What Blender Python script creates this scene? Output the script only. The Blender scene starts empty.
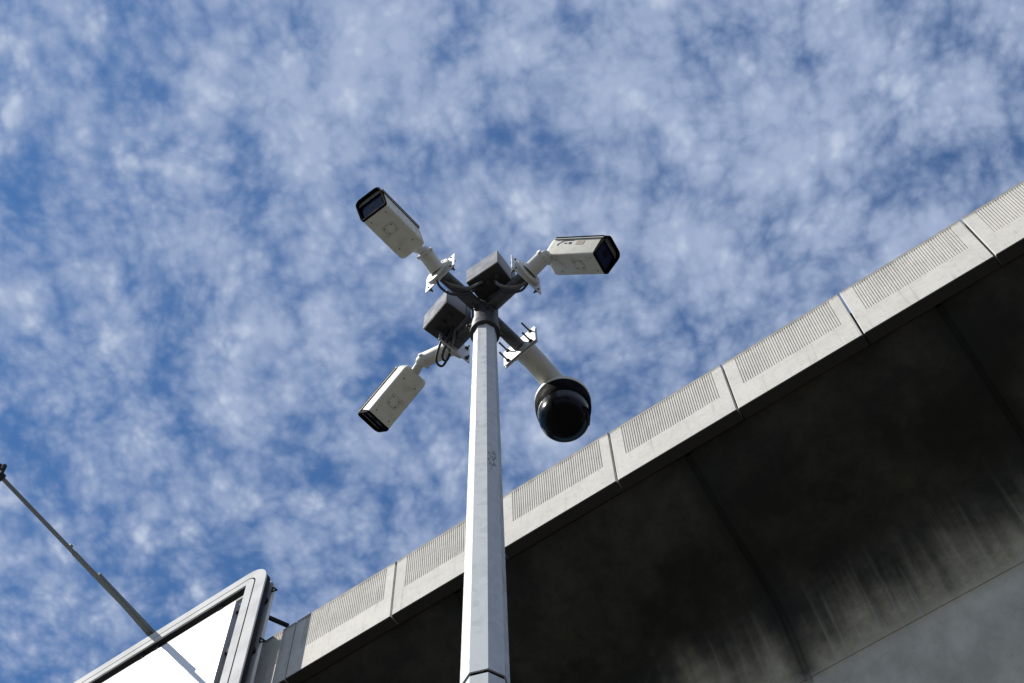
import bpy, bmesh, math, random
from mathutils import Vector, Matrix
random.seed(7)
S = bpy.context.scene
COL = S.collection
R = math.radians

# ------------------------------------------------------------------ camera
cam_d = bpy.data.cameras.new('camera')
cam_d.lens = 50.0; cam_d.sensor_width = 36.0
cam_d.clip_start = 0.05; cam_d.clip_end = 3000
cam = bpy.data.objects.new('camera', cam_d); COL.objects.link(cam)
cam.matrix_world = Matrix(((0.999047, 0.043658, 0.0, 0.0),
                           (0.03996, -0.914424, -0.40278, 0.0),
                           (-0.017584, 0.402396, -0.915297, 1.6),
                           (0, 0, 0, 1)))
S.camera = cam

# ------------------------------------------------------------------ light
SUN_DIR = Vector((-1.463, -0.262, 1.68)).normalized()
SUN_EL = math.asin(SUN_DIR.z); SUN_AZ = math.atan2(SUN_DIR.x, SUN_DIR.y)
sd = bpy.data.lights.new('sun', 'SUN'); sd.energy = 5.0; sd.angle = R(0.53); sd.color = (1.0, 0.955, 0.89)
sun = bpy.data.objects.new('sun', sd); COL.objects.link(sun)
sun.rotation_euler = SUN_DIR.to_track_quat('Z', 'Y').to_euler()
S.view_settings.view_transform = 'Standard'; S.view_settings.look = 'None'
S.view_settings.exposure = 0.35; S.view_settings.gamma = 1.0
S.view_settings.use_curve_mapping = False
S.render.engine = 'CYCLES'
S.cycles.max_bounces = 8
S.cycles.use_denoising = True

# ------------------------------------------------------------------ world: sky with a thin layer of mackerel cloud
world = bpy.data.worlds.new('World'); S.world = world; world.use_nodes = True
nt = world.node_tree; nt.nodes.clear()
class G:
    """tiny node-graph writer"""
    def __init__(s, tree): s.t = tree
    def n(s, kind, ins=None, **props):
        nd = s.t.nodes.new(kind)
        for k, v in props.items(): setattr(nd, k, v)
        for k, v in (ins or {}).items():
            if hasattr(v, 'node'): s.t.links.new(v, nd.inputs[k])
            else: nd.inputs[k].default_value = v
        return nd
    def m(s, op, a, b=0.0, c=None, clamp=False):
        ins = {0: a, 1: b}
        if c is not None: ins[2] = c
        return s.n('ShaderNodeMath', ins, operation=op, use_clamp=clamp).outputs[0]
    def noise(s, vec, scale, detail=3, rough=.5, dist=0, lac=2):
        return s.n('ShaderNodeTexNoise', {'Vector': vec, 'Scale': scale, 'Detail': detail, 'Roughness': rough, 'Distortion': dist, 'Lacunarity': lac}).outputs[0]
    def ramp(s, fac, lo, hi, a=0.0, b=1.0, smooth=True):
        return s.n('ShaderNodeMapRange', {0: fac, 1: lo, 2: hi, 3: a, 4: b}, interpolation_type='SMOOTHSTEP' if smooth else 'LINEAR').outputs[0]
    def mix(s, fac, a, b, mode='MIX'):
        nd = s.n('ShaderNodeMix', data_type='RGBA', blend_type=mode)
        for i, v in ((0, fac), (6, a), (7, b)):
            if hasattr(v, 'node'): s.t.links.new(v, nd.inputs[i])
            else: nd.inputs[i].default_value = v
        return nd.outputs[2]
    def map(s, vec, scale=(1, 1, 1), rot=(0, 0, 0), loc=(0, 0, 0)):
        return s.n('ShaderNodeMapping', {'Vector': vec, 'Scale': scale, 'Rotation': rot, 'Location': loc}).outputs[0]
    def vadd(s, a, b, k=1.0):
        sc = s.n('ShaderNodeVectorMath', {0: b}, operation='SCALE'); sc.inputs[3].default_value = k
        return s.n('ShaderNodeVectorMath', {0: a, 1: sc.outputs[0]}, operation='ADD').outputs[0]

g = G(nt)
tc = g.n('ShaderNodeTexCoord').outputs['Generated']
sep = g.n('ShaderNodeSeparateXYZ', {0: tc})
zc = g.m('MAXIMUM', sep.outputs[2], 0.06)
px = g.m('DIVIDE', sep.outputs[0], zc); py = g.m('DIVIDE', sep.outputs[1], zc)
P = g.n('ShaderNodeCombineXYZ', {0: px, 1: py, 2: 0.0}).outputs[0]      # position on a flat cloud deck
def warp(vec, scale, k, det=2):
    w = g.n('ShaderNodeTexNoise', {'Vector': vec, 'Scale': scale, 'Detail': det}).outputs['Color']
    w = g.n('ShaderNodeVectorMath', {0: w, 1: (.5, .5, .5)}, operation='SUBTRACT').outputs[0]
    return g.vadd(vec, w, k)
Pw = warp(P, 6.0, .035)
Pw2 = warp(Pw, 26.0, .010, 3)
def cells(vec, scale, sm, det, rough=.55):
    return g.n('ShaderNodeTexVoronoi', {'Vector': vec, 'Scale': scale, 'Smoothness': sm, 'Randomness': .95, 'Detail': det, 'Roughness': rough},
               feature='SMOOTH_F1', voronoi_dimensions='2D').outputs['Distance']
cell = cells(g.map(Pw2, (1.0, .85, 1), (0, 0, R(12))), 17.5, .30, 3.0, .66)      # rounded puffs with creases between them
mid = g.noise(Pw, 15.0, 3, .5)
big = g.noise(g.map(Pw, loc=(3.1, 1.7, 0)), 4.5, 2, .5)
rowv = g.noise(g.map(Pw, (3.2, .8, 1), (0, 0, R(14)), (5, 2, 0)), 6.0, 2, .5)
fine = g.noise(Pw2, 60.0, 5, .65)
d = g.m('MULTIPLY_ADD', cell, -1.15, 1.18)
d = g.m('ADD', d, g.m('MULTIPLY_ADD', mid, 1.1, -0.55))
d = g.m('ADD', d, g.m('MULTIPLY_ADD', big, 0.8, -0.40))
d = g.m('ADD', d, g.m('MULTIPLY_ADD', rowv, 0.9, -0.45))
d = g.m('ADD', d, g.m('MULTIPLY_ADD', fine, 1.35, -0.675))
d = g.m('ADD', d, g.m('MULTIPLY_ADD', py, -0.75, 0.40))
d = g.m('ADD', d, g.m('MULTIPLY', px, 0.30))
# thinner gaps and thicker banks at given places of the cloud deck: (x, y, radius x, radius y, amount)
for bx, by, rx_, ry_, k in ((-.274, .215, .016, .030, -.55), (-.262, .290, .014, .035, -.55), (-.312, .312, .014, .040, -.5), (-.300, .37, .016, .040, -.4), (-.236, .411, .030, .030, -.4),
                            (-.325, .205, .030, .018, -.5), (.005, .274, .020, .014, -.5), (.110, .293, .022, .024, -.6), (.015, .406, .024, .024, -.35), (-.376, .472, .045, .060, -.4),
                            (-.304, .640, .090, .060, -.40), (-.19, .345, .012, .03, -.3), (-.06, .50, .04, .05, -.25), (-.040, .365, .05, .03, .3),
                            (-.191, .235, .050, .040, .45), (-.070, .219, .070, .045, .40), (-.140, .295, .045, .035, .30), (.229, .275, .060, .040, .25), (.144, .385, .060, .040, .25), (-.16, .44, .04, .03, .2)):
    ex = g.m('MULTIPLY', g.m('SUBTRACT', g.n('ShaderNodeSeparateXYZ', {0: Pw2}).outputs[0], bx), 1 / rx_); ey = g.m('MULTIPLY', g.m('SUBTRACT', g.n('ShaderNodeSeparateXYZ', {0: Pw2}).outputs[1], by), 1 / ry_)
    r2 = g.m('MULTIPLY_ADD', ex, ex, g.m('MULTIPLY', ey, ey))
    d = g.m('MULTIPLY_ADD', g.m('EXPONENT', g.m('MULTIPLY', r2, -1.0)), k * (.45 if k < 0 else .75), d)
dens = g.ramp(d, -1.02, 1.0, .07, 1.0)
sky = g.n('ShaderNodeTexSky', sky_type='NISHITA')
sky.sun_disc = False; sky.sun_elevation = SUN_EL; sky.sun_rotation = SUN_AZ
sky.altitude = 100; sky.air_density = 1.0; sky.dust_density = 0.3; sky.ozone_density = 3.0
blue = g.mix(1.0, sky.outputs[0], (0.50, 0.98, 1.36, 1), 'MULTIPLY')
shade = g.ramp(g.m('MULTIPLY_ADD', cell, -.7, g.noise(Pw2, 24.0, 4, .6)), -0.05, 0.42)
cloud = g.mix(shade, (4.5, 5.45, 7.6, 1), (6.4, 7.3, 9.0, 1))
skyc = g.mix(g.m('MULTIPLY', dens, 0.92), blue, cloud)
bg = g.n('ShaderNodeBackground', {'Color': skyc, 'Strength': 0.068})
wo = g.n('ShaderNodeOutputWorld'); nt.links.new(bg.outputs[0], wo.inputs[0])

# ------------------------------------------------------------------ materials
def material(name, rough=0.6, metal=0.0, color=(.5, .5, .5)):
    m = bpy.data.materials.new(name); m.use_nodes = True
    g = G(m.node_tree); b = m.node_tree.nodes['Principled BSDF']
    b.inputs['Base Color'].default_value = (*color, 1)
    b.inputs['Roughness'].default_value = rough; b.inputs['Metallic'].default_value = metal
    return m, g, b
def link(g, out, b, name): g.t.links.new(out, b.inputs[name])
def bump(g, b, h, strength=.3, dist=.01):
    bn = g.n('ShaderNodeBump', {'Strength': strength, 'Distance': dist, 'Height': h}); link(g, bn.outputs[0], b, 'Normal')

def painted(name, c1, c2, rough=.45, scale=14, dirt=.5, spec=.5):
    m, g, b = material(name, rough)
    o = g.n('ShaderNodeTexCoord').outputs['Object']
    n1 = g.noise(o, scale, 5, .6); n2 = g.noise(o, scale * 6, 4, .7)
    f = g.m('MULTIPLY', g.m('ADD', g.ramp(n1, .45, .75), g.m('MULTIPLY', g.ramp(n2, .55, .8), .6)), dirt, clamp=True)
    link(g, g.mix(f, (*c1, 1), (*c2, 1)), b, 'Base Color')
    link(g, g.ramp(n1, .3, .7, rough * .85, min(1, rough * 1.25)), b, 'Roughness')
    b.inputs['Specular IOR Level'].default_value = spec
    return m
def galvanised(name, c1, c2, scale=35, rough=.5, metal=.35, stain=.3, fine=22):
    m, g, b = material(name, rough, metal)
    o = g.n('ShaderNodeTexCoord').outputs['Object']
    v = g.n('ShaderNodeTexVoronoi', {'Vector': o, 'Scale': scale}).outputs['Color']
    vs = g.n('ShaderNodeSeparateColor', {0: v}).outputs[0]
    st = g.noise(g.map(o, (1, 1, .12)), fine, 5, .65)
    bl = g.noise(g.map(o, (1, 1, .5)), 6, 6, .65)
    f = g.m('ADD', g.m('MULTIPLY', vs, .25), g.m('ADD', g.m('MULTIPLY', st, .35), g.m('MULTIPLY', bl, .5)))
    c = g.mix(g.ramp(f, .32, .78), (*c1, 1), (*c2, 1))
    sp = g.ramp(g.noise(g.map(o, (1, 1, .4)), 28, 7, .75), .66, .74)
    c = g.mix(g.m('MULTIPLY', sp, stain), c, (.12, .11, .10, 1))
    if name == 'galvanised_pole':       # a scraped patch and rust runs part way up
        x, y, z = g.n('ShaderNodeSeparateXYZ', {0: o}).outputs
        zone = g.m('MULTIPLY', g.m('MULTIPLY', g.ramp(z, 6.50, 6.62), g.ramp(z, 6.70, 6.82, 1, 0)), g.m('MULTIPLY', g.ramp(x, .008, .022), g.ramp(x, .040, .052, 1, 0)))
        k = g.m('MULTIPLY', zone, g.ramp(g.noise(g.map(o, (1, 1, .35)), 60, 4, .7), .50, .60))
        c = g.mix(g.m('MULTIPLY', k, .85), c, (.08, .06, .05, 1))
        c = g.mix(g.m('MULTIPLY', g.ramp(g.noise(g.map(o, (1, 1, .03)), 45, 3, .6), .58, .72), .35), c, (.30, .31, .32, 1))
    link(g, c, b, 'Base Color')
    link(g, g.ramp(f, .3, .8, rough * .8, rough * 1.3), b, 'Roughness')
    return m

M = {}
M['cam_white'] = painted('camera_white_paint', (.70, .69, .61), (.42, .39, .31), .5, 16, .5, .3)
M['arm_white'] = painted('bracket_white_paint', (.62, .61, .55), (.38, .36, .30), .5, 20, .4)
M['black'] = painted('black_plastic', (.004, .004, .004), (.006, .006, .006), .7, 20, .3, .03)
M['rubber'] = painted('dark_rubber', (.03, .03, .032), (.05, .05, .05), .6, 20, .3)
M['box_grey'] = painted('grey_box_plastic', (.25, .26, .28), (.16, .16, .165), .85, 14, .5, .2)
M['box_dark'] = painted('grey_box_lid', (.15, .17, .205), (.11, .115, .125), .7, 14, .5, .3)
M['mark'] = painted('dark_printing', (.05, .045, .04), (.08, .07, .06), .6, 30, .4)
M['mark_faint'] = painted('faint_seam', (.30, .29, .24), (.40, .38, .31), .6, 60, .9)
M['mark_orange'] = painted('faded_orange_printing', (.52, .40, .30), (.55, .50, .42), .6, 60, .9)
M['cable_light'] = painted('pale_cable_sheath', (.16, .16, .155), (.08, .08, .075), .6, 40, .6)
M['zinc'] = galvanised('galvanised_pole', (.43, .455, .465), (.58, .605, .615), 30, .7, .25, .8)
M['zinc_dark'] = galvanised('dark_galvanised_arm', (.055, .058, .062), (.13, .135, .14), 45, .5, .5, .4)  # shade around the cross arms put into a dark base colour
M['plate'] = galvanised('galvanised_plate', (.55, .57, .58), (.68, .69, .69), 60, .45, .3, .3)
M['steel_dark'] = galvanised('dark_steel_collar', (.03, .032, .035), (.07, .073, .078), 45, .5, .4, .3)
m, gg, b = material('dark_glass', .22, 0, (.004, .010, .045)); b.inputs['Specular IOR Level'].default_value = .16; M['glass'] = m  # blue of the reflected sky put into the base colour
m, gg, b = material('lens_glass', .12, 0, (.003, .003, .006)); b.inputs['Specular IOR Level'].default_value = .2; M['lens'] = m
m, gg, b = material('smoked_dome_plastic', .2, 0, (.002, .002, .003)); b.inputs['Specular IOR Level'].default_value = .12; M['dome'] = m

def concrete_parapet():
    m, g, b = material('precast_parapet_concrete', .85)
    o = g.n('ShaderNodeTexCoord').outputs['Object']
    inf = g.n('ShaderNodeObjectInfo').outputs['Random']
    ov = g.vadd(o, g.n('ShaderNodeCombineXYZ', {0: inf, 1: inf, 2: inf}).outputs[0], 17.0)
    n1 = g.noise(ov, 1.6, 6, .65); n2 = g.noise(ov, 14, 6, .7)
    st = g.noise(g.map(ov, (9, 1, .5)), 1.5, 5, .6)
    c = g.mix(g.ramp(n1, .35, .7), (.64, .62, .56, 1), (.54, .525, .475, 1))
    c = g.mix(g.m('MULTIPLY', inf, .28), c, (.42, .41, .375, 1))
    c = g.mix(g.m('MULTIPLY', g.ramp(n2, .48, .72), .35), c, (.28, .275, .25, 1))
    c = g.mix(g.m('MULTIPLY', g.ramp(st, .54, .74), .42), c, (.25, .24, .21, 1))
    # algae and dust along the weathered top edge
    z = g.n('ShaderNodeSeparateXYZ', {0: o}).outputs[2]
    zz = g.m('ADD', z, g.m('MULTIPLY', g.noise(g.map(ov, (1, 1, .4)), 7, 5, .7), .16))
    c = g.mix(g.m('MULTIPLY', g.ramp(zz, 1.50, 1.61), .75), c, (.12, .11, .09, 1))
    c = g.mix(g.m('MULTIPLY', g.ramp(g.noise(ov, 5.0, 2, .5), .70, .74), .4), c, (.62, .61, .58, 1))
    # underside shade painted in black, with grime round the drip edge
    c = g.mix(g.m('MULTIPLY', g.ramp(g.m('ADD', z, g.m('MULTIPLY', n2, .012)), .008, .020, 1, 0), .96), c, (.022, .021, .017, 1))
    b.inputs['Specular IOR Level'].default_value = .3
    link(g, c, b, 'Base Color'); bump(g, b, g.m('ADD', n2, g.noise(ov, 60, 3, .6)), .25, .004)
    return m
def concrete_girder():
    m, g, b = material('stained_girder_concrete', .9)
    o = g.n('ShaderNodeTexCoord').outputs['Object']
    sp = g.n('ShaderNodeSeparateXYZ', {0: o}); x, y, z = sp.outputs
    n1 = g.noise(o, .7, 6, .65); n2 = g.noise(o, 5, 6, .7); n3 = g.noise(o, 28, 4, .6)
    grime_shade = g.mix(g.ramp(n1, .35, .65), (.014, .013, .009, 1), (.050, .047, .032, 1))
    grime_shade = g.mix(g.m('MULTIPLY', g.ramp(n2, .4, .7), .4), grime_shade, (.009, .009, .006, 1))
    web_tone = g.mix(g.ramp(n2, .3, .7), (.32, .275, .18, 1), (.44, .385, .265, 1))
    web_tone = g.mix(g.m('MULTIPLY', g.ramp(n3, .5, .75), .4), web_tone, (.15, .14, .11, 1))
    # grime plus painted-in shade on the overhang; rain-washed runs climb into it from the web
    run = g.noise(g.map(o, (2.2, .3, .12)), 1.6, 4, .55)
    run2 = g.noise(g.map(o, (7.5, .35, .22)), 1.5, 3, .55)
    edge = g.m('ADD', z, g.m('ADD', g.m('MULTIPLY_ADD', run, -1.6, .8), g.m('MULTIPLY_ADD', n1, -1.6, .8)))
    web_mask = g.ramp(edge, 17.25, 18.75, 1.0, 0.0)
    c = g.mix(g.m('POWER', web_mask, 1.4), grime_shade, web_tone)
    c = g.mix(g.m('MULTIPLY', g.m('MULTIPLY', g.ramp(run2, .58, .66), g.ramp(z, 17.2, 18.9, 1, 0)), .38), c, (.40, .375, .31, 1))
    # soot bleeding from the segment joints, every 4.104 m
    k = g.m('PINGPONG', g.m('ADD', x, 3.18), 2.052)
    kk = g.m('ADD', k, g.m('MULTIPLY_ADD', g.noise(o, 3.0, 5, .7), .26, -.13))
    c = g.mix(g.m('MULTIPLY', g.ramp(kk, .03, .34, 1, 0), .78), c, (.010, .010, .008, 1))
    # lighter, bluer lower web
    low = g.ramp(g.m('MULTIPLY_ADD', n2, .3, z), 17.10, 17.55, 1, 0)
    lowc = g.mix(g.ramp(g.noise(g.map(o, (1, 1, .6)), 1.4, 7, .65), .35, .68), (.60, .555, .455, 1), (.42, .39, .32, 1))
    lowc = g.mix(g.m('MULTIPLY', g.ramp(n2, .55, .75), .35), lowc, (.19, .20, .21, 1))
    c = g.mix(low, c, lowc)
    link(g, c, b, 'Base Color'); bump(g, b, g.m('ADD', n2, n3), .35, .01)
    return m
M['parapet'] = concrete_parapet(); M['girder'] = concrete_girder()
M['pier'] = painted('pier_concrete', (.30, .29, .27), (.20, .19, .17), .9, 1.2, .8)
M['sign_white'] = painted('white_sign_sheet', (.86, .86, .86), (.80, .80, .79), .5, .5, .3)
M['sign_edge'] = painted('grey_sign_edge', (.40, .41, .42), (.30, .30, .30), .5, 2, .5)
M['frame'] = painted('pale_painted_frame', (.60, .60, .585), (.46, .455, .43), .9, 1.5, .6, .1)
M['frame_dark'] = painted('dark_frame_steel', (.025, .025, .028), (.045, .045, .045), .9, .5, .5, .1)
M['lamp_arm'] = painted('lamp_arm_steel', (.15, .165, .16), (.10, .11, .105), .8, .4, .6, .15)

# ------------------------------------------------------------------ mesh helpers
def finish(name, bm, mat, parent=None, smooth=None, loc=None, bev=0, seg=1):
    if bev:
        bmesh.ops.bevel(bm, geom=[e for e in bm.edges if len(e.link_faces) == 2 and e.calc_face_angle(0) > .6], offset=bev, segments=seg, profile=.5, affect='EDGES')
    bmesh.ops.recalc_face_normals(bm, faces=bm.faces)
    me = bpy.data.meshes.new(name); bm.to_mesh(me); bm.free()
    mats = mat if isinstance(mat, (list, tuple)) else [mat]
    for q in mats: me.materials.append(M[q])
    if smooth:
        me.polygons.foreach_set('use_smooth', [True] * len(me.polygons)); me.set_sharp_from_angle(angle=R(smooth))
    o = bpy.data.objects.new(name, me); COL.objects.link(o)
    if parent: o.parent = parent
    if loc is not None: o.location = loc
    return o
def child(name, src, parent, mw=None):
    o = bpy.data.objects.new(name, src.data); COL.objects.link(o); o.parent = parent
    if mw is not None: o.matrix_local = mw
    return o
def thing(name, label, cat, loc=(0, 0, 0), rotz=0, group=None):
    o = bpy.data.objects.new(name, None); COL.objects.link(o); o.empty_display_size = .1
    o.location = loc; o.rotation_euler = (0, 0, rotz); o['label'] = label; o['category'] = cat
    if group: o['group'] = group
    return o
def add_box(bm, lo, hi, mw=None, mi=0):
    vs = [bm.verts.new((x, y, z)) for x in (lo[0], hi[0]) for y in (lo[1], hi[1]) for z in (lo[2], hi[2])]
    for f in ((0, 1, 3, 2), (4, 6, 7, 5), (0, 4, 5, 1), (2, 3, 7, 6), (0, 2, 6, 4), (1, 5, 7, 3)):
        bm.faces.new([vs[i] for i in f]).material_index = mi
    if mw is not None: bmesh.ops.transform(bm, matrix=mw, verts=vs)
    return vs
def box(lo, hi, mw=None):
    bm = bmesh.new(); add_box(bm, lo, hi, mw); return bm
def frame_of(d, upv=Vector((0, 0, 1))):
    d = Vector(d).normalized()
    if abs(d.dot(upv)) > .98: upv = Vector((0, 1, 0))
    a = upv.cross(d).normalized(); return a, d.cross(a)
def add_ring_loft(bm, rings, closed=True, cap0=True, cap1=True, mi=0):
    vr = [[bm.verts.new(p) for p in r] for r in rings]
    n = len(vr[0])
    for A, B in zip(vr, vr[1:]):
        for i in range(n if closed else n - 1):
            j = (i + 1) % n
            bm.faces.new((A[i], A[j], B[j], B[i])).material_index = mi
    if cap0: bm.faces.new(vr[0][::-1]).material_index = mi
    if cap1: bm.faces.new(vr[-1]).material_index = mi
def add_cyl(bm, p0, p1, r0, r1=None, n=24, mi=0, stations=None):
    """tapered tube; stations = [(t, r), ...] for a turned profile"""
    p0 = Vector(p0); p1 = Vector(p1); a, b_ = frame_of(p1 - p0)
    st = stations or [(0, r0), (1, r1 if r1 is not None else r0)]
    rings = []
    for t, r in st:
        c = p0.lerp(p1, t)
        rings.append([c + a * math.cos(2 * math.pi * i / n) * r + b_ * math.sin(2 * math.pi * i / n) * r for i in range(n)])
    add_ring_loft(bm, rings, mi=mi)
def cyl(*a, **k):
    bm = bmesh.new(); add_cyl(bm, *a, **k); return bm
def add_path(bm, pts, r, n=8, sub=8, mi=0):
    pts = [Vector(p) for p in pts]; ext = [pts[0] * 2 - pts[1]] + pts + [pts[-1] * 2 - pts[-2]]
    out = []
    for i in range(1, len(ext) - 2):
        p0, p1, p2, p3 = ext[i - 1:i + 3]
        for k in range(sub):
            t = k / sub
            out.append(.5 * ((2 * p1) + (p2 - p0) * t + (2 * p0 - 5 * p1 + 4 * p2 - p3) * t * t + (3 * p1 - p0 - 3 * p2 + p3) * t ** 3))
    out.append(pts[-1]); rings = []; a = None
    for i, p in enumerate(out):
        d = (out[min(i + 1, len(out) - 1)] - out[max(i - 1, 0)]).normalized()
        if a is None: a, _ = frame_of(d)
        a = (a - d * a.dot(d)).normalized(); b_ = d.cross(a)
        rings.append([p + a * math.cos(2 * math.pi * k / n) * r + b_ * math.sin(2 * math.pi * k / n) * r for k in range(n)])
    add_ring_loft(bm, rings, mi=mi)
def add_sphere(bm, c, r, mw=None, u=24, v=14):
    q = bmesh.ops.create_uvsphere(bm, u_segments=u, v_segments=v, radius=r)['verts']
    if mw is not None: bmesh.ops.transform(bm, matrix=mw, verts=q)
    bmesh.ops.translate(bm, vec=Vector(c), verts=q)
def rrect(w0, w1, h0, h1, r, n=5):
    """rounded rectangle, list of (u, v); r = one radius or (bottom, top)"""
    rb, rt = r if isinstance(r, tuple) else (r, r); pts = []
    for cx, cy, a0, rr in ((w1 - rt, h1 - rt, 0, rt), (w0 + rt, h1 - rt, 90, rt), (w0 + rb, h0 + rb, 180, rb), (w1 - rb, h0 + rb, 270, rb)):
        for k in range(n + 1):
            a = R(a0 + 90 * k / n); pts.append((cx + rr * math.cos(a), cy + rr * math.sin(a)))
    return pts

# ------------------------------------------------------------------ ground and road (structure)
def ground_mat(name, c1, c2, c3, s):
    m, g, b = material(name, .95); o = g.n('ShaderNodeTexCoord').outputs['Object']
    c = g.mix(g.ramp(g.noise(o, s, 6, .65), .35, .7), (*c1, 1), (*c2, 1))
    c = g.mix(g.m('MULTIPLY', g.ramp(g.noise(o, s * 40, 4, .7), .5, .7), .5), c, (*c3, 1))
    link(g, c, b, 'Base Color'); bump(g, b, g.noise(o, s * 60, 4, .6), .3, .01); return m
M['ground'] = ground_mat('dusty_ground', (.055, .053, .046), (.075, .070, .060), (.045, .042, .037), .08)
M['asphalt'] = ground_mat('asphalt', (.045, .045, .045), (.06, .06, .058), (.03, .03, .03), .3)
M['paving'] = ground_mat('pavement_concrete', (.075, .072, .063), (.062, .059, .053), (.05, .048, .043), .5)
M['paint'] = painted('road_paint', (.72, .72, .70), (.4, .4, .38), .8, 2, .6)
AZ = R(-32.11)     # plan direction of the viaduct; its local x runs along it, local y away from the camera
def struct(o): o['kind'] = 'structure'; return o
def sheet(name, x0, x1, y0, y1, z, mat, n=1):
    bm = bmesh.new(); vs = [bm.verts.new(p) for p in ((x0, y0, z), (x1, y0, z), (x1, y1, z), (x0, y1, z))]; bm.faces.new(vs)
    o = finish(name, bm, mat); o.rotation_euler = (0, 0, AZ); return struct(o)
sheet('ground', -1500, 1500, -1500, 1500, 0, 'ground')
sheet('road', -400, 400, 8.0, 30.0, .004, 'asphalt')
bm = box((-60, -6.0, .0), (60, 8.0, .13)); o = finish('pavement', bm, 'paving', bev=.01); o.rotation_euler = (0, 0, AZ); struct(o)
bm = bmesh.new()
for k in range(-20, 20):
    vs = [bm.verts.new(p) for p in ((k * 6, 11.6, .008), (k * 6 + 3, 11.6, .008), (k * 6 + 3, 11.75, .008), (k * 6, 11.75, .008))]; bm.faces.new(vs)
o = finish('road_marking', bm, 'paint'); o.rotation_euler = (0, 0, AZ); struct(o)

# ------------------------------------------------------------------ viaduct
via = thing('viaduct', 'long concrete viaduct with ribbed pale parapet over a dark stained underside', 'viaduct', (0, 0, 0), AZ)
D0, ZB, ZT, SP, X0 = 9.5, 19.80, 21.35, 2.052, -10.41
# box girder: right half profile (distance from the near edge side, height), mirrored to the far side
near = [(9.72, 21.0), (9.72, 19.82), (9.86, 19.74), (9.93, 19.66), (10.3, 19.38), (10.85, 19.08), (11.35, 18.90), (11.72, 18.72), (11.93, 18.46), (12.05, 18.05), (12.13, 17.6), (12.17, 17.27), (12.175, 17.215), (12.19, 17.21), (12.19, 17.203), (12.18, 17.198), (12.22, 16.6), (12.30, 15.4), (12.5, 14.9), (12.9, 14.7)]
CL = 18.3
prof = near + [(2 * CL - y, z) for y, z in near[::-1]]
def offset_profile(pr, k):
    out = []
    for i, (y, z) in enumerate(pr):
        a = pr[max(i - 1, 0)]; c = pr[min(i + 1, len(pr) - 1)]
        t = Vector((c[0] - a[0], c[1] - a[1])).normalized(); out.append((y - t.y * k * 1.0, z + t.x * k))
    return out
st = []
j = -3.18 - 4.104 * 8
while j < 44:
    st += [(j - .060, 0), (j - .030, .040), (j + .030, .040), (j + .060, 0)]; j += 4.104
bm = bmesh.new(); rings = []
for x, k in st: rings.append([(x, y, z) for y, z in offset_profile(prof, k)])
add_ring_loft(bm, rings)
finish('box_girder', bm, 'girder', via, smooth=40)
bm = box((st[0][0], 9.73, 20.6), (st[-1][0], 2 * CL - 9.73, 20.9)); finish('road_deck', bm, 'asphalt', via)
def panel_mesh():
    bm = bmesh.new(); w = SP - .026; H = ZT - ZB; T = .20; ch = .012
    xl, xr = -w / 2, w / 2; rx0, rx1 = xl + .185, xr - .175; z0, z1 = .60, 1.475
    n = 42; pitch = (rx1 - rx0) / n; gd = .013
    def q(*p): bm.faces.new([bm.verts.new(a) for a in p])
    fl, fr = xl + ch, xr - ch
    zb, zt = ch, H - ch
    # face round the ribbed field
    q((fl, 0, zb), (fr, 0, zb), (fr, 0, z0), (fl, 0, z0)); q((fl, 0, z1), (fr, 0, z1), (fr, 0, zt), (fl, 0, zt))
    q((fl, 0, z0), (rx0, 0, z0), (rx0, 0, z1), (fl, 0, z1)); q((rx1, 0, z0), (fr, 0, z0), (fr, 0, z1), (rx1, 0, z1))
    for i in range(n):
        a = rx0 + i * pitch; b1 = a + pitch * .54; b2 = a + pitch * .66; b3 = a + pitch * .88; b4 = a + pitch
        q((a, 0, z0), (b1, 0, z0), (b1, 0, z1), (a, 0, z1))
        q((b1, 0, z0), (b2, gd, z0), (b2, gd, z1), (b1, 0, z1)); q((b2, gd, z0), (b3, gd, z0), (b3, gd, z1), (b2, gd, z1))
        q((b3, gd, z0), (b4, 0, z0), (b4, 0, z1), (b3, gd, z1))
        q((b1, 0, z0), (b4, 0, z0), (b3, gd, z0), (b2, gd, z0)); q((b1, 0, z1), (b2, gd, z1), (b3, gd, z1), (b4, 0, z1))
    # chamfers, sides, back, top, bottom
    q((fl, 0, zb), (fl, 0, zt), (xl, ch, zt), (xl, ch, zb)); q((fr, 0, zb), (xr, ch, zb), (xr, ch, zt), (fr, 0, zt))
    q((fl, 0, zb), (xl, ch, 0), (xr, ch, 0), (fr, 0, zb)); q((fl, 0, zt), (fr, 0, zt), (xr, ch, H), (xl, ch, H))
    q((xl, ch, zb), (xl, ch, zt), (xl, T, zt), (xl, T, zb)); q((xr, ch, zb), (xr, T, zb), (xr, T, zt), (xr, ch, zt))
    q((xl, ch, 0), (xl, ch, zb), (xl, T, zb), (xl, T, 0)); q((xr, ch, 0), (xr, T, 0), (xr, T, zb), (xr, ch, zb))
    q((xl, ch, zt), (xl, ch, H), (xl, T, H), (xl, T, zt)); q((xr, ch, zt), (xr, T, zt), (xr, T, H), (xr, ch, H))
    q((fl, 0, zb), (xl, ch, zb), (xl, ch, 0)); q((fr, 0, zb), (xr, ch, 0), (xr, ch, zb))
    q((fl, 0, zt), (xl, ch, H), (xl, ch, zt)); q((fr, 0, zt), (xr, ch, zt), (xr, ch, H))
    q((xl, ch, H), (xr, ch, H), (xr, T, H), (xl, T, H)); q((xl, ch, 0), (xl, T, 0), (xr, T, 0), (xr, ch, 0))
    q((xl, T, 0), (xl, T, H), (xr, T, H), (xr, T, 0))
    bmesh.ops.remove_doubles(bm, verts=bm.verts, dist=1e-5)
    return bm
pm = None
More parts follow.
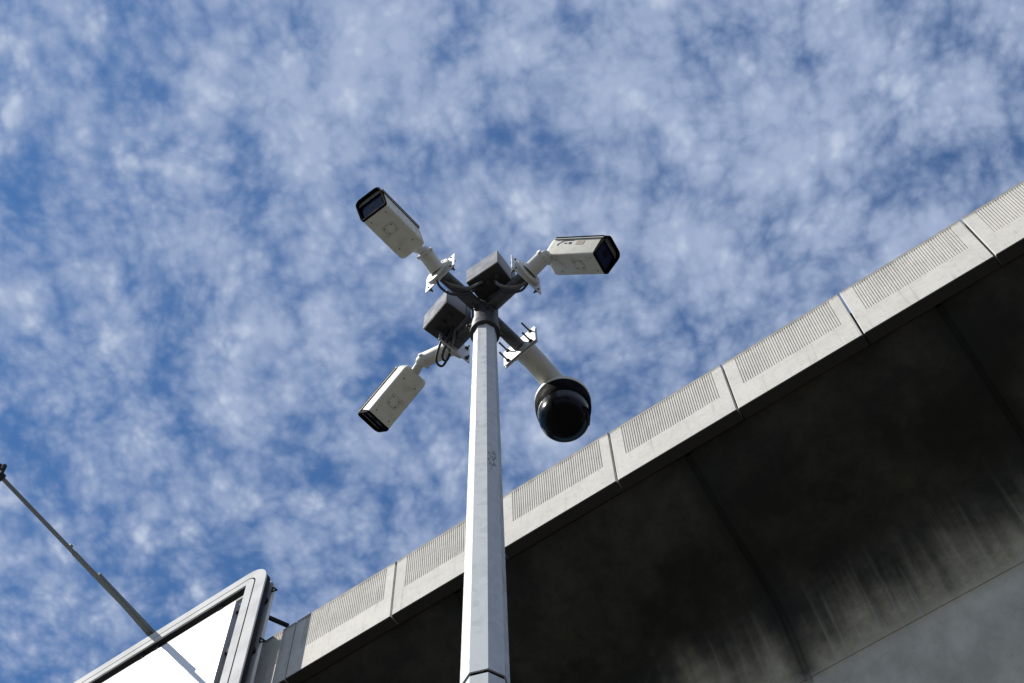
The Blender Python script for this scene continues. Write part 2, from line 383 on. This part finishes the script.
for i in range(-5, 14):
    x = X0 + SP * (i + .5) 
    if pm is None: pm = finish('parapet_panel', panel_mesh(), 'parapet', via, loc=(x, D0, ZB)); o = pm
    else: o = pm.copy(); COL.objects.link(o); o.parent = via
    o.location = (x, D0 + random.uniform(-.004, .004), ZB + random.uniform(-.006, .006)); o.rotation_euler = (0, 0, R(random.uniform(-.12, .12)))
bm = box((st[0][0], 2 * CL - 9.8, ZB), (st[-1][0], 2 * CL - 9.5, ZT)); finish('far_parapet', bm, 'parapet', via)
for k in (-30.0, 14.0):
    bm = bmesh.new()
    rings = [[(k + u, CL + v, z) for u, v in rrect(-1.1, 1.1, -hw, hw, .3)] for z, hw in ((0.0, 1.7), (10.5, 1.7), (13.2, 3.4), (14.69, 4.6))]
    add_ring_loft(bm, rings); finish('pier', bm, 'pier', via, smooth=30)

# ------------------------------------------------------------------ billboard
bb = thing('billboard', 'blank white billboard panel inside a pale rounded double frame, beside the viaduct parapet', 'billboard', (0, 0, 0), AZ)
XR, XL, BZT, BZB = -10.74, -24.0, 22.72, 15.0      # right (near the pole) and left outer edges in local x
def ring_rail(bm, off, w, y0, y1, r, mi=0, zoff=0):
    o_ = rrect(XL + off, XR - off, BZB + off * .8, BZT - off * .8 + zoff, max(r - off, .05), 8)
    i_ = rrect(XL + off + w, XR - off - w, BZB + (off + w) * .8, BZT - (off + w) * .8 + zoff, max(r - off - w, .04), 8)
    n = len(o_)
    V = [[bm.verts.new((u, y, v)) for u, v in L] for L, y in ((o_, y0), (i_, y0), (i_, y1), (o_, y1))]
    for a in range(4):
        A, B = V[a], V[(a + 1) % 4]
        for i in range(n):
            j = (i + 1) % n; bm.faces.new((A[i], A[j], B[j], B[i])).material_index = mi
bm = bmesh.new()
ring_rail(bm, 0.0, .235, 8.90, 8.93, .46)
finish('outer_rail', bm, 'frame', bb, smooth=40)
bm = bmesh.new(); ring_rail(bm, .268, .175, 8.90, 8.93, .46); finish('inner_rail', bm, 'frame', bb, smooth=40)
bm = bmesh.new(); ring_rail(bm, .225, .055, 8.912, 8.929, .46); finish('rail_groove', bm, 'frame_dark', bb, smooth=40)
bm = bmesh.new(); ring_rail(bm, .020, .42, 8.932, 9.04, .46); finish('frame_backing', bm, 'frame_dark', bb, smooth=40)  # frame depth, coloured dark to stand in for its shaded sides
bm = bmesh.new(); ring_rail(bm, .02, .17, 9.14, 9.20, .46, zoff=-.05); finish('rear_frame', bm, 'frame', bb, smooth=40)
PR, PT = -11.345, 22.03
finish('panel_face', box((XL + .6, 8.905, BZB + .55), (PR, 8.920, PT)), 'sign_white', bb)
finish('panel_box', box((XL + .6, 8.922, BZB + .55), (PR - .002, 9.12, PT - .002)), 'sign_edge', bb)
for pz in (21.75, 20.6, 19.4, 18.1):       # clips between panel and frame
    bm = bmesh.new(); add_box(bm, (PR + .002, 8.97, pz), (XR - .47, 9.02, pz + .05)); add_box(bm, (XR - .55, 8.95, pz - .03), (XR - .46, 9.05, pz + .10))
    finish('clip', bm, 'frame_dark', bb, bev=.005)
for xx in (-11.85, -13.28, -13.62, -16.2, -19):
    bm = bmesh.new(); add_cyl(bm, (xx, 8.99, PT), (xx + .06, 8.99, 22.36), .024, n=8); add_cyl(bm, (xx + .14, 8.99, PT), (xx + .06, 8.99, 22.36), .024, n=8)
    finish('hanger', bm, 'frame_dark', bb, smooth=30)
def tri(x, y, z, s=.11):
    bm = bmesh.new(); A = (x, y, z + s); B = (x + s * .7, y + .04, z + s * .1); C_ = (x, y, z - s * .15)
    for p, q_ in ((A, B), (B, C_), (C_, A)): add_cyl(bm, p, q_, .015, n=6)
    return bm
for z in (22.05, 20.60, 19.2):
    finish('bracket', tri(XR + .002, 9.11, z), 'frame_dark', bb, smooth=30)
for z in (21.8, 20.4, 19.0, 17.6):
    finish('spacer', box((XR - .16, 9.041, z), (XR - .06, 9.139, z + .09)), 'frame_dark', bb)
bm = bmesh.new(); add_cyl(bm, (-10.85, 9.18, 21.50), (-10.60, 9.52, 21.40), .040, n=10); finish('strut', bm, 'frame_dark', bb, smooth=30)
bm = bmesh.new(); add_cyl(bm, (-17.2, 9.0, 0.0), (-17.2, 9.0, 14.6), .42, .36, 24); add_cyl(bm, (-17.2, 9.2, 14.6), (-17.2, 9.2, 21.6), .06, .06, 12); finish('column', bm, 'zinc_dark', bb, smooth=30)
bm = bmesh.new()
for z in (16.2, 20.9): add_box(bm, (XL + .5, 9.085, z), (XR - .5, 9.135, z + .16))
finish('crossbeam', bm, 'frame_dark', bb)

# floodlight on its long arm, clamped on top of the billboard frame
fl = thing('floodlight', 'floodlight at the end of a long thin grey arm reaching out from the billboard top', 'floodlight', (0, 0, 0), AZ)
A0, AM, A1 = Vector((-13.47, 9.15, 22.84)), Vector((-13.47, 7.51, 22.91)), Vector((-13.47, 5.02, 22.84))
def bar(bm, p, q_, w, h, w2=None, h2=None):
    a, b_ = frame_of(q_ - p); rings = []
    for c, ww, hh in ((p, w, h), (q_, w2 or w, h2 or h)):
        rings.append([c + a * sx * ww / 2 + b_ * sz * hh / 2 for sx, sz in ((-1, -1), (1, -1), (1, 1), (-1, 1))])
    add_ring_loft(bm, rings)
for sx in (-1, 1):
    bm = bmesh.new(); bar(bm, A0 + Vector((.042 * sx, 0, 0)), AM + Vector((.022 * sx, 0, 0)), .052, .09, .040, .06); finish('channel_bar', bm, 'lamp_arm', fl)
finish('extension_tube', cyl(A0, A1, .038, .045, 12, stations=[(0, .036), (.36, .046), (.55, .046), (.552, .038), (1, .036)]), 'lamp_arm', fl, smooth=30)
for t, r in ((.0, .054), (.30, .046)):
    p = AM.lerp(A1, t); dd = (A1 - AM).normalized() * .03
    finish('collar', cyl(p - dd, p + dd, r, n=12), 'lamp_arm', fl, smooth=30)
bm = box((-13.58, 8.93, 22.705), (-13.36, 9.24, 22.765))
finish('clamp', bm, 'frame_dark', fl, bev=.004)
c = A1
finish('knuckle', cyl(c + Vector((0, .06, -.02)), c + Vector((0, -.06, -.02)), .085, n=14), 'frame_dark', fl, smooth=30)
finish('yoke', cyl(c + Vector((-.02, 0, .0)), c + Vector((-.02, -.02, .34)), .042, n=10), 'frame_dark', fl, smooth=30)
mw = Matrix.Translation(c + Vector((-.34, -.10, .42))) @ Matrix.Rotation(R(40), 4, 'X')
bm = bmesh.new(); rings = [[mw @ Vector((u, v, z)) for u, v in rrect(-a_, a_, -b__, b__, .03)] for z, a_, b__ in ((-.05, .22, .16), (.0, .22, .16), (.09, .15, .10))]
add_ring_loft(bm, rings); hd = finish('lamp_head', bm, 'frame_dark', fl, smooth=30)
finish('lamp_glass', box((-.20, -.14, -.056), (.20, .14, -.0505), mw), 'glass', hd)

# ------------------------------------------------------------------ camera pole
AX = Vector((-.132, 2.797, 0)); ZA = 8.335
pole = thing('camera_pole', 'octagonal galvanised steel pole with a cross of four arms on top', 'pole', AX)
def octo(r, z, rot): return [(r * math.cos(R(rot + 45 * k)), r * math.sin(R(rot + 45 * k)), z) for k in range(8)]
ROT = -90 + 22.5 - 13
kR = 1 / math.cos(R(22.5))
def rr_at(z): return (.0518 + (8.21 - z) * .0076) 
bm = bmesh.new(); add_ring_loft(bm, [octo(rr_at(z) * kR, z, ROT) for z in (5.255, 6.0, 7.0, 8.20)]); finish('upper_shaft', bm, 'zinc', pole, bev=.010, seg=3, smooth=40)
bm = bmesh.new(); add_ring_loft(bm, [octo((rr_at(z) - .0022) * kR, z, ROT) for z in (.15, 2.0, 4.0, 5.238)]); finish('lower_shaft', bm, 'zinc', pole, bev=.010, seg=3, smooth=40)
bm = bmesh.new(); add_ring_loft(bm, [octo((rr_at(5.24) - .006) * kR, z, ROT) for z in (5.2385, 5.2545)]); finish('joint_gap', bm, 'black', pole)
bm = bmesh.new(); add_box(bm, (-.22, -.22, .13), (.22, .22, .155)); bp = finish('base_plate', bm, 'zinc', pole, bev=.003)
for sx in (-1, 1):
    for sy in (-1, 1): finish('anchor_bolt', cyl((sx * .17, sy * .17, .155), (sx * .17, sy * .17, .20), .014, n=6), 'steel_dark', bp)
# hub that sleeves over the pole top
bm = cyl((0, 0, 8.085), (0, 0, 8.43), .068, n=32, stations=[(0, .074), (.10, .074), (.115, .067), (1, .069)])
hub = finish('hub', bm, 'steel_dark', pole, smooth=30)
bm = cyl((0, 0, 8.062), (0, 0, 8.0845), .0755, n=32); finish('seal_ring', bm, 'rubber', hub, smooth=30)
for a, z in ((200, 8.105), (20, 8.105), (285, 8.24), (235, 8.25), (110, 8.36)):
    dv = Vector((math.cos(R(a)), math.sin(R(a)), 0)); finish('set_screw', cyl(dv * .066 + Vector((0, 0, z)), dv * .096 + Vector((0, 0, z)), .008, n=12, stations=[(0, .012), (.5, .012), (.51, .007), (1, .007)]), 'steel_dark', hub)
ARM = {'nw': (-133.3, .316), 'ne': (-42.5, .298), 'se': (49.0, .263), 'sw': (134.5, .240)}
for k, (az, L) in ARM.items():
    dv = Vector((math.cos(R(az)), math.sin(R(az)), 0)); z = Vector((0, 0, ZA))
    bm = cyl(dv * .055 + z, dv * (L - .006) + z, .034, n=24); finish('cross_arm', bm, 'zinc_dark', pole, smooth=30)
    m4 = Matrix.Translation(dv * L + z) @ Matrix.Rotation(R(az), 4, 'Z')
    hw = .112 if k == 'se' else .105
    bm = box((-.006, -hw, -.088), (.0, hw, .088), m4); pl = finish('mounting_plate', bm, 'plate', pole, bev=.002)
    rod = .075 if k == 'se' else .028
    for sy in (-1, 1):
        for sz in (-1, 1):
            p0 = m4 @ Vector((.006 if k != 'se' else .02, sy * .080, sz * .062)); p1 = m4 @ Vector((-rod, sy * .080, sz * .062)); L0 = (p1 - p0).length
            h0 = (.006 if k != 'se' else .02) + .006
            finish('bolt', cyl(p0, p1, .0052, n=8, stations=[(0, .0052), (h0 / L0, .0052), (h0 / L0 + .001, .011), ((h0 + .009) / L0, .011), ((h0 + .009) / L0 + .001, .0052), (1, .0052)]),
                   'rubber' if k == 'se' else 'steel_dark', pl)

# ------------------------------------------------------------------ bullet cameras
BL, BW, BH = .318, .150, .139
proto = {}
def build_bullet_parts():
    """shared meshes, camera frame: x forward, y its left, z up, origin at the rear bottom edge"""
    hold = bpy.data.objects.new('hold', None)
    bm = bmesh.new(); secs = []
    for x, s, zl in ((0.0, .86, .010), (.010, .95, .003), (.026, 1.0, 0.0), (BL, 1.0, 0.0)):
        pts = rrect(-BW / 2 * s, BW / 2 * s, zl, BH - (1 - s) * .05, (.013 * s, .030 * s), 6)
        secs.append([(x, u, v) for u, v in pts])
    add_ring_loft(bm, secs); proto['housing'] = finish('housing', bm, 'cam_white', None, smooth=35)
    # sunshield: curved sheet over top and sides, reaching past the front
    def shell(x0, x1, t, off, zlow, n=7):
        w = BW / 2 + off; top = BH + off; r = .034
        pts = [(w, zlow)] + [(w - r + r * math.cos(R(a)), top - r + r * math.sin(R(a))) for a in range(0, 91, 90 // (n - 1))]
        pts += [(-u, v) for u, v in pts[::-1]]
        wi = w - t; ti = top - t; ri = r - t
        pin = [(wi, zlow)] + [(wi - ri + ri * math.cos(R(a)), ti - ri + ri * math.sin(R(a))) for a in range(0, 91, 90 // (n - 1))]
        pin += [(-u, v) for u, v in pin[::-1]]
        return pts, pin
    po, pi = shell(0, 0, .003, .006, BH * .90)
    bm = bmesh.new(); loop = po + pi[::-1]
    rings = [[(x, u, v if v > BH * .81 or x < 1 else v) for u, v in loop] for x in (.025, BL + .012)]
    add_ring_loft(bm, rings)
    proto['sunshield'] = finish('sunshield', bm, 'cam_white', None, smooth=35)
    bm = bmesh.new()
    for sy in (-1, 1): add_box(bm, (.030, sy * (BW / 2 + .0050) - .0030, BH * .90 - .006), (BL + .010, sy * (BW / 2 + .0050) + .0030, BH * .90 - .0003))
    proto['shield_shade'] = finish('shield_shade', bm, 'black', None)  # black strips stand in for shade under the sunshield lips
    # black hood: hollow, its top reaching further forward than its bottom
    bm = bmesh.new(); ou = rrect(-BW / 2 - .002, BW / 2 + .002, -.001, BH + .006, (.015, .032), 6); inn = rrect(-BW / 2 + .006, BW / 2 - .006, .007, BH - .002, (.010, .026), 6)
    fx = lambda v: BL + .013 + .017 * (v / BH)
    R0_ = [bm.verts.new((BL + .0003, u, v)) for u, v in ou]; R1_ = [bm.verts.new((fx(v), u, v)) for u, v in ou]
    R2_ = [bm.verts.new((fx(v) - .001, u, v)) for u, v in inn]; R3_ = [bm.verts.new((BL + .0003, u, v)) for u, v in inn]
    for A, B in ((R0_, R1_), (R1_, R2_), (R2_, R3_), (R3_, R0_)):
        for i in range(len(A)): j = (i + 1) % len(A); bm.faces.new((A[i], A[j], B[j], B[i]))
    proto['front_hood'] = finish('front_hood', bm, 'black', None, smooth=35)
    bm = bmesh.new(); add_ring_loft(bm, [[(x, u, v) for u, v in rrect(-BW / 2 + .0045, BW / 2 - .0045, .0055, BH - .0005, (.011, .027), 6)] for x in (BL + .0004, BL + .0026)])
    proto['hood_backplate'] = finish('hood_backplate', bm, 'black', None, smooth=35)
    bm = bmesh.new(); add_ring_loft(bm, [[(x, u, v) for u, v in rrect(-BW / 2 + .016, BW / 2 - .016, .016, BH - .014, .012, 6)] for x in (BL + .0028, BL + .0036)]); proto['front_window'] = finish('front_window', bm, 'glass', None, smooth=35)
    bm = bmesh.new(); add_cyl(bm, (BL + .0038, 0, .076), (BL + .0044, 0, .076), .020, n=28); pass
    proto['lens'] = finish('lens', bm, 'lens', None, smooth=30)
    # underside: hatch outline, screws
    proto['underside_screw'] = finish('underside_screw', cyl((0, 0, .0006), (0, 0, -.0012), .0036, n=10), 'mark', None)
    bm = bmesh.new()
    for lo, hi in (((.165, -.030), (.167, .030)), ((.225, -.030), (.227, .030)), ((.1665, .029), (.2255, .031)), ((.1665, -.031), (.2255, -.029))):
        add_box(bm, (lo[0], lo[1], -.0006), (hi[0], hi[1], .0004))
    proto['hatch_outline'] = finish('hatch_outline', bm, 'mark_faint', None)
    bm = cyl((0, 0, 0), (.022, 0, 0), .058, n=36, stations=[(0, .080), (.38, .080), (.42, .072), (.48, .072), (.5, .078), (.9, .078), (1, .073)]); proto['flange'] = finish('flange', bm, 'arm_white', None, smooth=30)
    proto['flange_screw'] = finish('flange_screw', cyl((.0222, 0, 0), (.0265, 0, 0), .006, n=8), 'plate', None)
build_bullet_parts()
for o in proto.values(): COL.objects.unlink(o)
def bullet(label, arm, rear, yaw, pitch, roll, bend, cable=None, first=False):
    az, L = ARM[arm]; dv = Vector((math.cos(R(az)), math.sin(R(az)), 0))
    mp = AX + dv * (L + .001) + Vector((0, 0, ZA))
    t = thing('bullet_camera', label, 'security camera', mp, 0, 'bullet cameras mounted on the pole cross')
    F = Vector((math.cos(R(yaw)) * math.cos(R(pitch)), math.sin(R(yaw)) * math.cos(R(pitch)), -math.sin(R(pitch))))
    Lf = Vector((-math.sin(R(yaw)), math.cos(R(yaw)), 0)); U0 = F.cross(Lf)
    Lr = Lf * math.cos(R(roll)) + U0 * math.sin(R(roll)); Ur = U0 * math.cos(R(roll)) - Lf * math.sin(R(roll))
    B4 = Matrix(((F.x, Lr.x, Ur.x, 0), (F.y, Lr.y, Ur.y, 0), (F.z, Lr.z, Ur.z, 0), (0, 0, 0, 1)))
    B4.translation = Vector(rear) - mp
    body = child('housing', proto['housing'], t, B4)
    for k in ('sunshield', 'shield_shade', 'front_hood', 'hood_backplate', 'hatch_outline'):
        child(k, proto[k], body, Matrix.Identity(4))
    for x, y in ((.215, .018), (.215, -.022), (.178, .020), (.178, -.018), (.290, .045), (.290, -.045), (.07, .04), (.07, -.04)):
        child('underside_screw', proto['underside_screw'], body, Matrix.Translation((x, y, 0)))
    child('front_window', proto['front_window'], body, Matrix.Identity(4)); child('lens', proto['lens'], body, Matrix.Identity(4))
    A4 = Matrix.Rotation(R(az), 4, 'Z')
    fg = child('flange', proto['flange'], t, A4); 
    for a in range(45, 360, 90): child('flange_screw', proto['flange_screw'], fg, Matrix.Translation((0, .058 * math.cos(R(a)), .058 * math.sin(R(a)))))
    # bracket: tube from the flange, ball joint, knuckle into the rear of the housing
    hit = B4 @ Vector((.016, 0, .046)); end = AX + Vector(bend) - mp; st_ = dv * .022
    bm = bmesh.new(); add_cyl(bm, st_, end, .038, n=28, stations=[(0, .046), (.08, .0415), (.94, .040), (1, .035)])
    br = finish('bracket_arm', bm, 'arm_white', t, smooth=30)
    bm = bmesh.new(); add_sphere(bm, end, .030); finish('ball_joint', bm, 'arm_white', t, smooth=60)
    finish('knuckle', cyl(end, hit, .022, .026, 20), 'arm_white', t, smooth=30)
    d_ = (end - st_).normalized(); a, b_ = frame_of(d_); c = st_.lerp(end, .90)
    for s in (-1, 1): finish('hinge_screw', cyl(c + a * s * .032 - b_ * .010, c + a * s * .046 - b_ * .012, .010, n=12), 'plate', br)
    c = st_.lerp(end, .80); finish('hinge_slot', cyl(c - b_ * .030, c - b_ * .0392, .011, n=14), 'rubber', br)
    finish('set_screw', cyl(c - b_ * .034 - d_ * .045, c - b_ * .0395 - d_ * .045, .004, n=8), 'rubber', br)
    return t, body
c1, b1 = bullet('white bullet camera at the upper left, its black hooded front aimed up left', 'nw', (-.467, 2.432, 8.277), -124.3, 19.5, 1.5, (-.292, -.338, 8.365))
c2, b2 = bullet('white bullet camera at the right with a sunlit side and blue glinting dark front', 'ne', (.203, 2.592, 8.434), -15.5, 36.5, 16.5, (.318, -.283, 8.37))
c3, b3 = bullet('white bullet camera at the lower left hanging front down below the grey box', 'sw', (-.499, 3.127, 8.343), 140.0, 33.5, 1.0, (-.345, .268, 8.36))
# worn printing on the near side of the right-hand camera
bm = bmesh.new(); y = -BW / 2 - .0006
for a in range(0, 14):      # a worn arc ending in a bar
    x = .060 + .0065 * a; zc_ = .078 + .022 * math.sin(min(1, a / 6) * math.pi * .5); add_box(bm, (x, y - .0006, zc_), (x + .0068, y + .001, zc_ + .0055))
add_box(bm, (.128, y - .0006, .076), (.144, y + .001, .090)); add_box(bm, (.100, y - .0006, .080), (.116, y + .001, .086)); add_box(bm, (.060, y - .0006, .068), (.066, y + .001, .080))
finish('side_printing', bm, 'mark', b2)
bm = bmesh.new(); add_box(bm, (.175, y - .0004, .070), (.222, y + .001, .098)); finish('side_sticker', bm, 'mark_orange', b2)
# their leads
def lead(parent, runs, r, mat):
    off = parent.location
    for pts in runs:
        bm = bmesh.new(); add_path(bm, [Vector(p) - off for p in pts], r, 8); finish('cable', bm, mat, parent, smooth=60)
lead(c1, [[(-.345, 2.560, 8.285), (-.333, 2.585, 8.262), (-.29, 2.622, 8.250), (-.225, 2.645, 8.262), (-.16, 2.655, 8.372)],
          [(-.365, 2.560, 8.285), (-.352, 2.597, 8.235), (-.30, 2.640, 8.228), (-.22, 2.655, 8.250), (-.15, 2.665, 8.372)]], .0065, 'rubber')
lead(c1, [[(-.350, 2.570, 8.29), (-.325, 2.592, 8.272), (-.27, 2.615, 8.264), (-.20, 2.628, 8.27), (-.14, 2.640, 8.372)]], .0075, 'cable_light')
lead(c2, [[(.098, 2.600, 8.290), (.070, 2.622, 8.262), (.007, 2.633, 8.258), (-.05, 2.625, 8.275), (-.072, 2.640, 8.372)]], .0085, 'cable_light')
lead(c2, [[(.102, 2.612, 8.285), (.06, 2.645, 8.245), (0.0, 2.652, 8.240), (-.04, 2.650, 8.26), (-.05, 2.655, 8.372)]], .0065, 'rubber')
lead(c3, [[(-.325, 2.875, 8.348), (-.365, 2.930, 8.29), (-.392, 3.005, 8.235), (-.362, 3.040, 8.235), (-.325, 3.000, 8.29), (-.318, 2.985, 8.325)],
          [(-.300, 2.870, 8.348), (-.335, 2.930, 8.275), (-.360, 2.990, 8.235), (-.338, 3.015, 8.25), (-.312, 2.975, 8.31)]], .0065, 'rubber')
lead(c3, [[(-.290, 2.885, 8.348), (-.300, 2.925, 8.29), (-.322, 2.965, 8.262), (-.315, 2.985, 8.29)]], .0085, 'cable_light')

# ------------------------------------------------------------------ junction boxes
def jbox(label, cx, cy, z0, az, w=.196, dd=.158, h=.175):
    t = thing('junction_box', label, 'junction box', AX + Vector((cx, cy, z0)), R(az), 'grey junction boxes on the pole cross')
    finish('box_body', box((-w / 2, -dd / 2 + .0, .006), (w / 2, dd / 2 - .032, h)), 'box_grey', t, bev=.005, seg=2)
    finish('box_shade_base', box((-w / 2 + .003, -dd / 2 + .003, 0), (w / 2 - .003, dd / 2 - .034, .0125)), 'rubber', t, bev=.002)  # black plate added to paint the shade under the box
    finish('box_lid', box((-w / 2 - .004, dd / 2 - .028, -.003), (w / 2 + .004, dd / 2, h + .004)), 'box_dark', t, bev=.005, seg=2)
    finish('box_gasket', box((-w / 2 + .004, dd / 2 - .0315, .004), (w / 2 - .004, dd / 2 - .0285, h - .004)), 'rubber', t)
    for x in (-.05, .0, .05):
        bm = bmesh.new(); add_cyl(bm, (x, -.02, -.0005), (x, -.02, -.020), .013, n=6); add_cyl(bm, (x, -.02, -.0205), (x, -.02, -.032), .009, n=10)
        finish('cable_gland', bm, 'rubber', t, smooth=30)
    for sx in (-1, 1):
        for z in (.02, h - .02):
            finish('lid_screw', cyl((sx * (w / 2 - .012), dd / 2 + .0003, z), (sx * (w / 2 - .012), dd / 2 + .004, z), .006, n=10), 'rubber', t)
    return t
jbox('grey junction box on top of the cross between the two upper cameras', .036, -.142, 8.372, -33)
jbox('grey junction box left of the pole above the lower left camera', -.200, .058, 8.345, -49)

# ------------------------------------------------------------------ dome camera on the far right arm
az, L = ARM['se']; dv = Vector((math.cos(R(az)), math.sin(R(az)), 0)); mp = AX + dv * (L + .001) + Vector((0, 0, ZA))
dome = thing('dome_camera', 'large black dome camera in a white collar hanging right of the pole', 'dome camera', mp)
m4 = Matrix.Rotation(R(az), 4, 'Z')
finish('rear_plate', box((.004, -.112, -.088), (.012, .112, .088), m4), 'plate', dome, bev=.002)
bm = cyl(dv * .0125, dv * .024, .078, n=36); finish('wall_flange', bm, 'arm_white', dome, smooth=30)
tgt = Vector((AX.x + .385 - mp.x, AX.y + .465 - mp.y, 0))
bm = bmesh.new(); add_path(bm, [dv * .024, dv * .10, tgt * .70 + Vector((0, 0, .0)), tgt * .90 + Vector((0, 0, -.012)), tgt * 1.0 + Vector((0, 0, -.06))], .060, 28, 8)
finish('mounting_arm', bm, 'arm_white', dome, smooth=40)
c = Vector((tgt.x - .003, tgt.y + .022, -.010))
def turned(profile, n=48):
    bm = bmesh.new(); rings = [[(c.x + r * math.cos(2 * math.pi * i / n), c.y + r * math.sin(2 * math.pi * i / n), c.z + z) for i in range(n)] for z, r in profile]
    add_ring_loft(bm, rings); return bm
finish('collar', turned([(-.030, .075), (-.038, .115), (-.052, .138), (-.066, .147), (-.092, .148), (-.095, .146)]), 'arm_white', dome, smooth=30)
lower = finish('lower_housing', turned([(-.0955, .1455), (-.150, .1455), (-.185, .141), (-.200, .134)]), 'black', dome, smooth=30)
prof_ = [(-.2005, .133), (-.245, .132)] + [(-.245 - .120 * math.sin(R(a)), .132 * math.cos(R(a)) + .001) for a in range(10, 90, 8)] + [(-.3655, .006)]
finish('dome_bubble', turned(prof_), 'dome', dome, smooth=30)
bm = bmesh.new()
ringp = [c + Vector((math.cos(R(a)) * .1305, math.sin(R(a)) * .1305, -.204)) for a in range(150, 216, 8)]
add_path(bm, ringp, .0035, 6, 2); finish('trim_ring', bm, 'plate', dome, smooth=60)
bm = bmesh.new(); a_ = R(5)
mw = Matrix.Translation(c + Vector((math.cos(a_) * .122, math.sin(a_) * .122, -.225))) @ Matrix.Rotation(a_, 4, 'Z')
add_box(bm, (-.02, -.05, -.022), (.012, .05, .022), mw); finish('visor_latch', bm, 'black', dome, bev=.006)
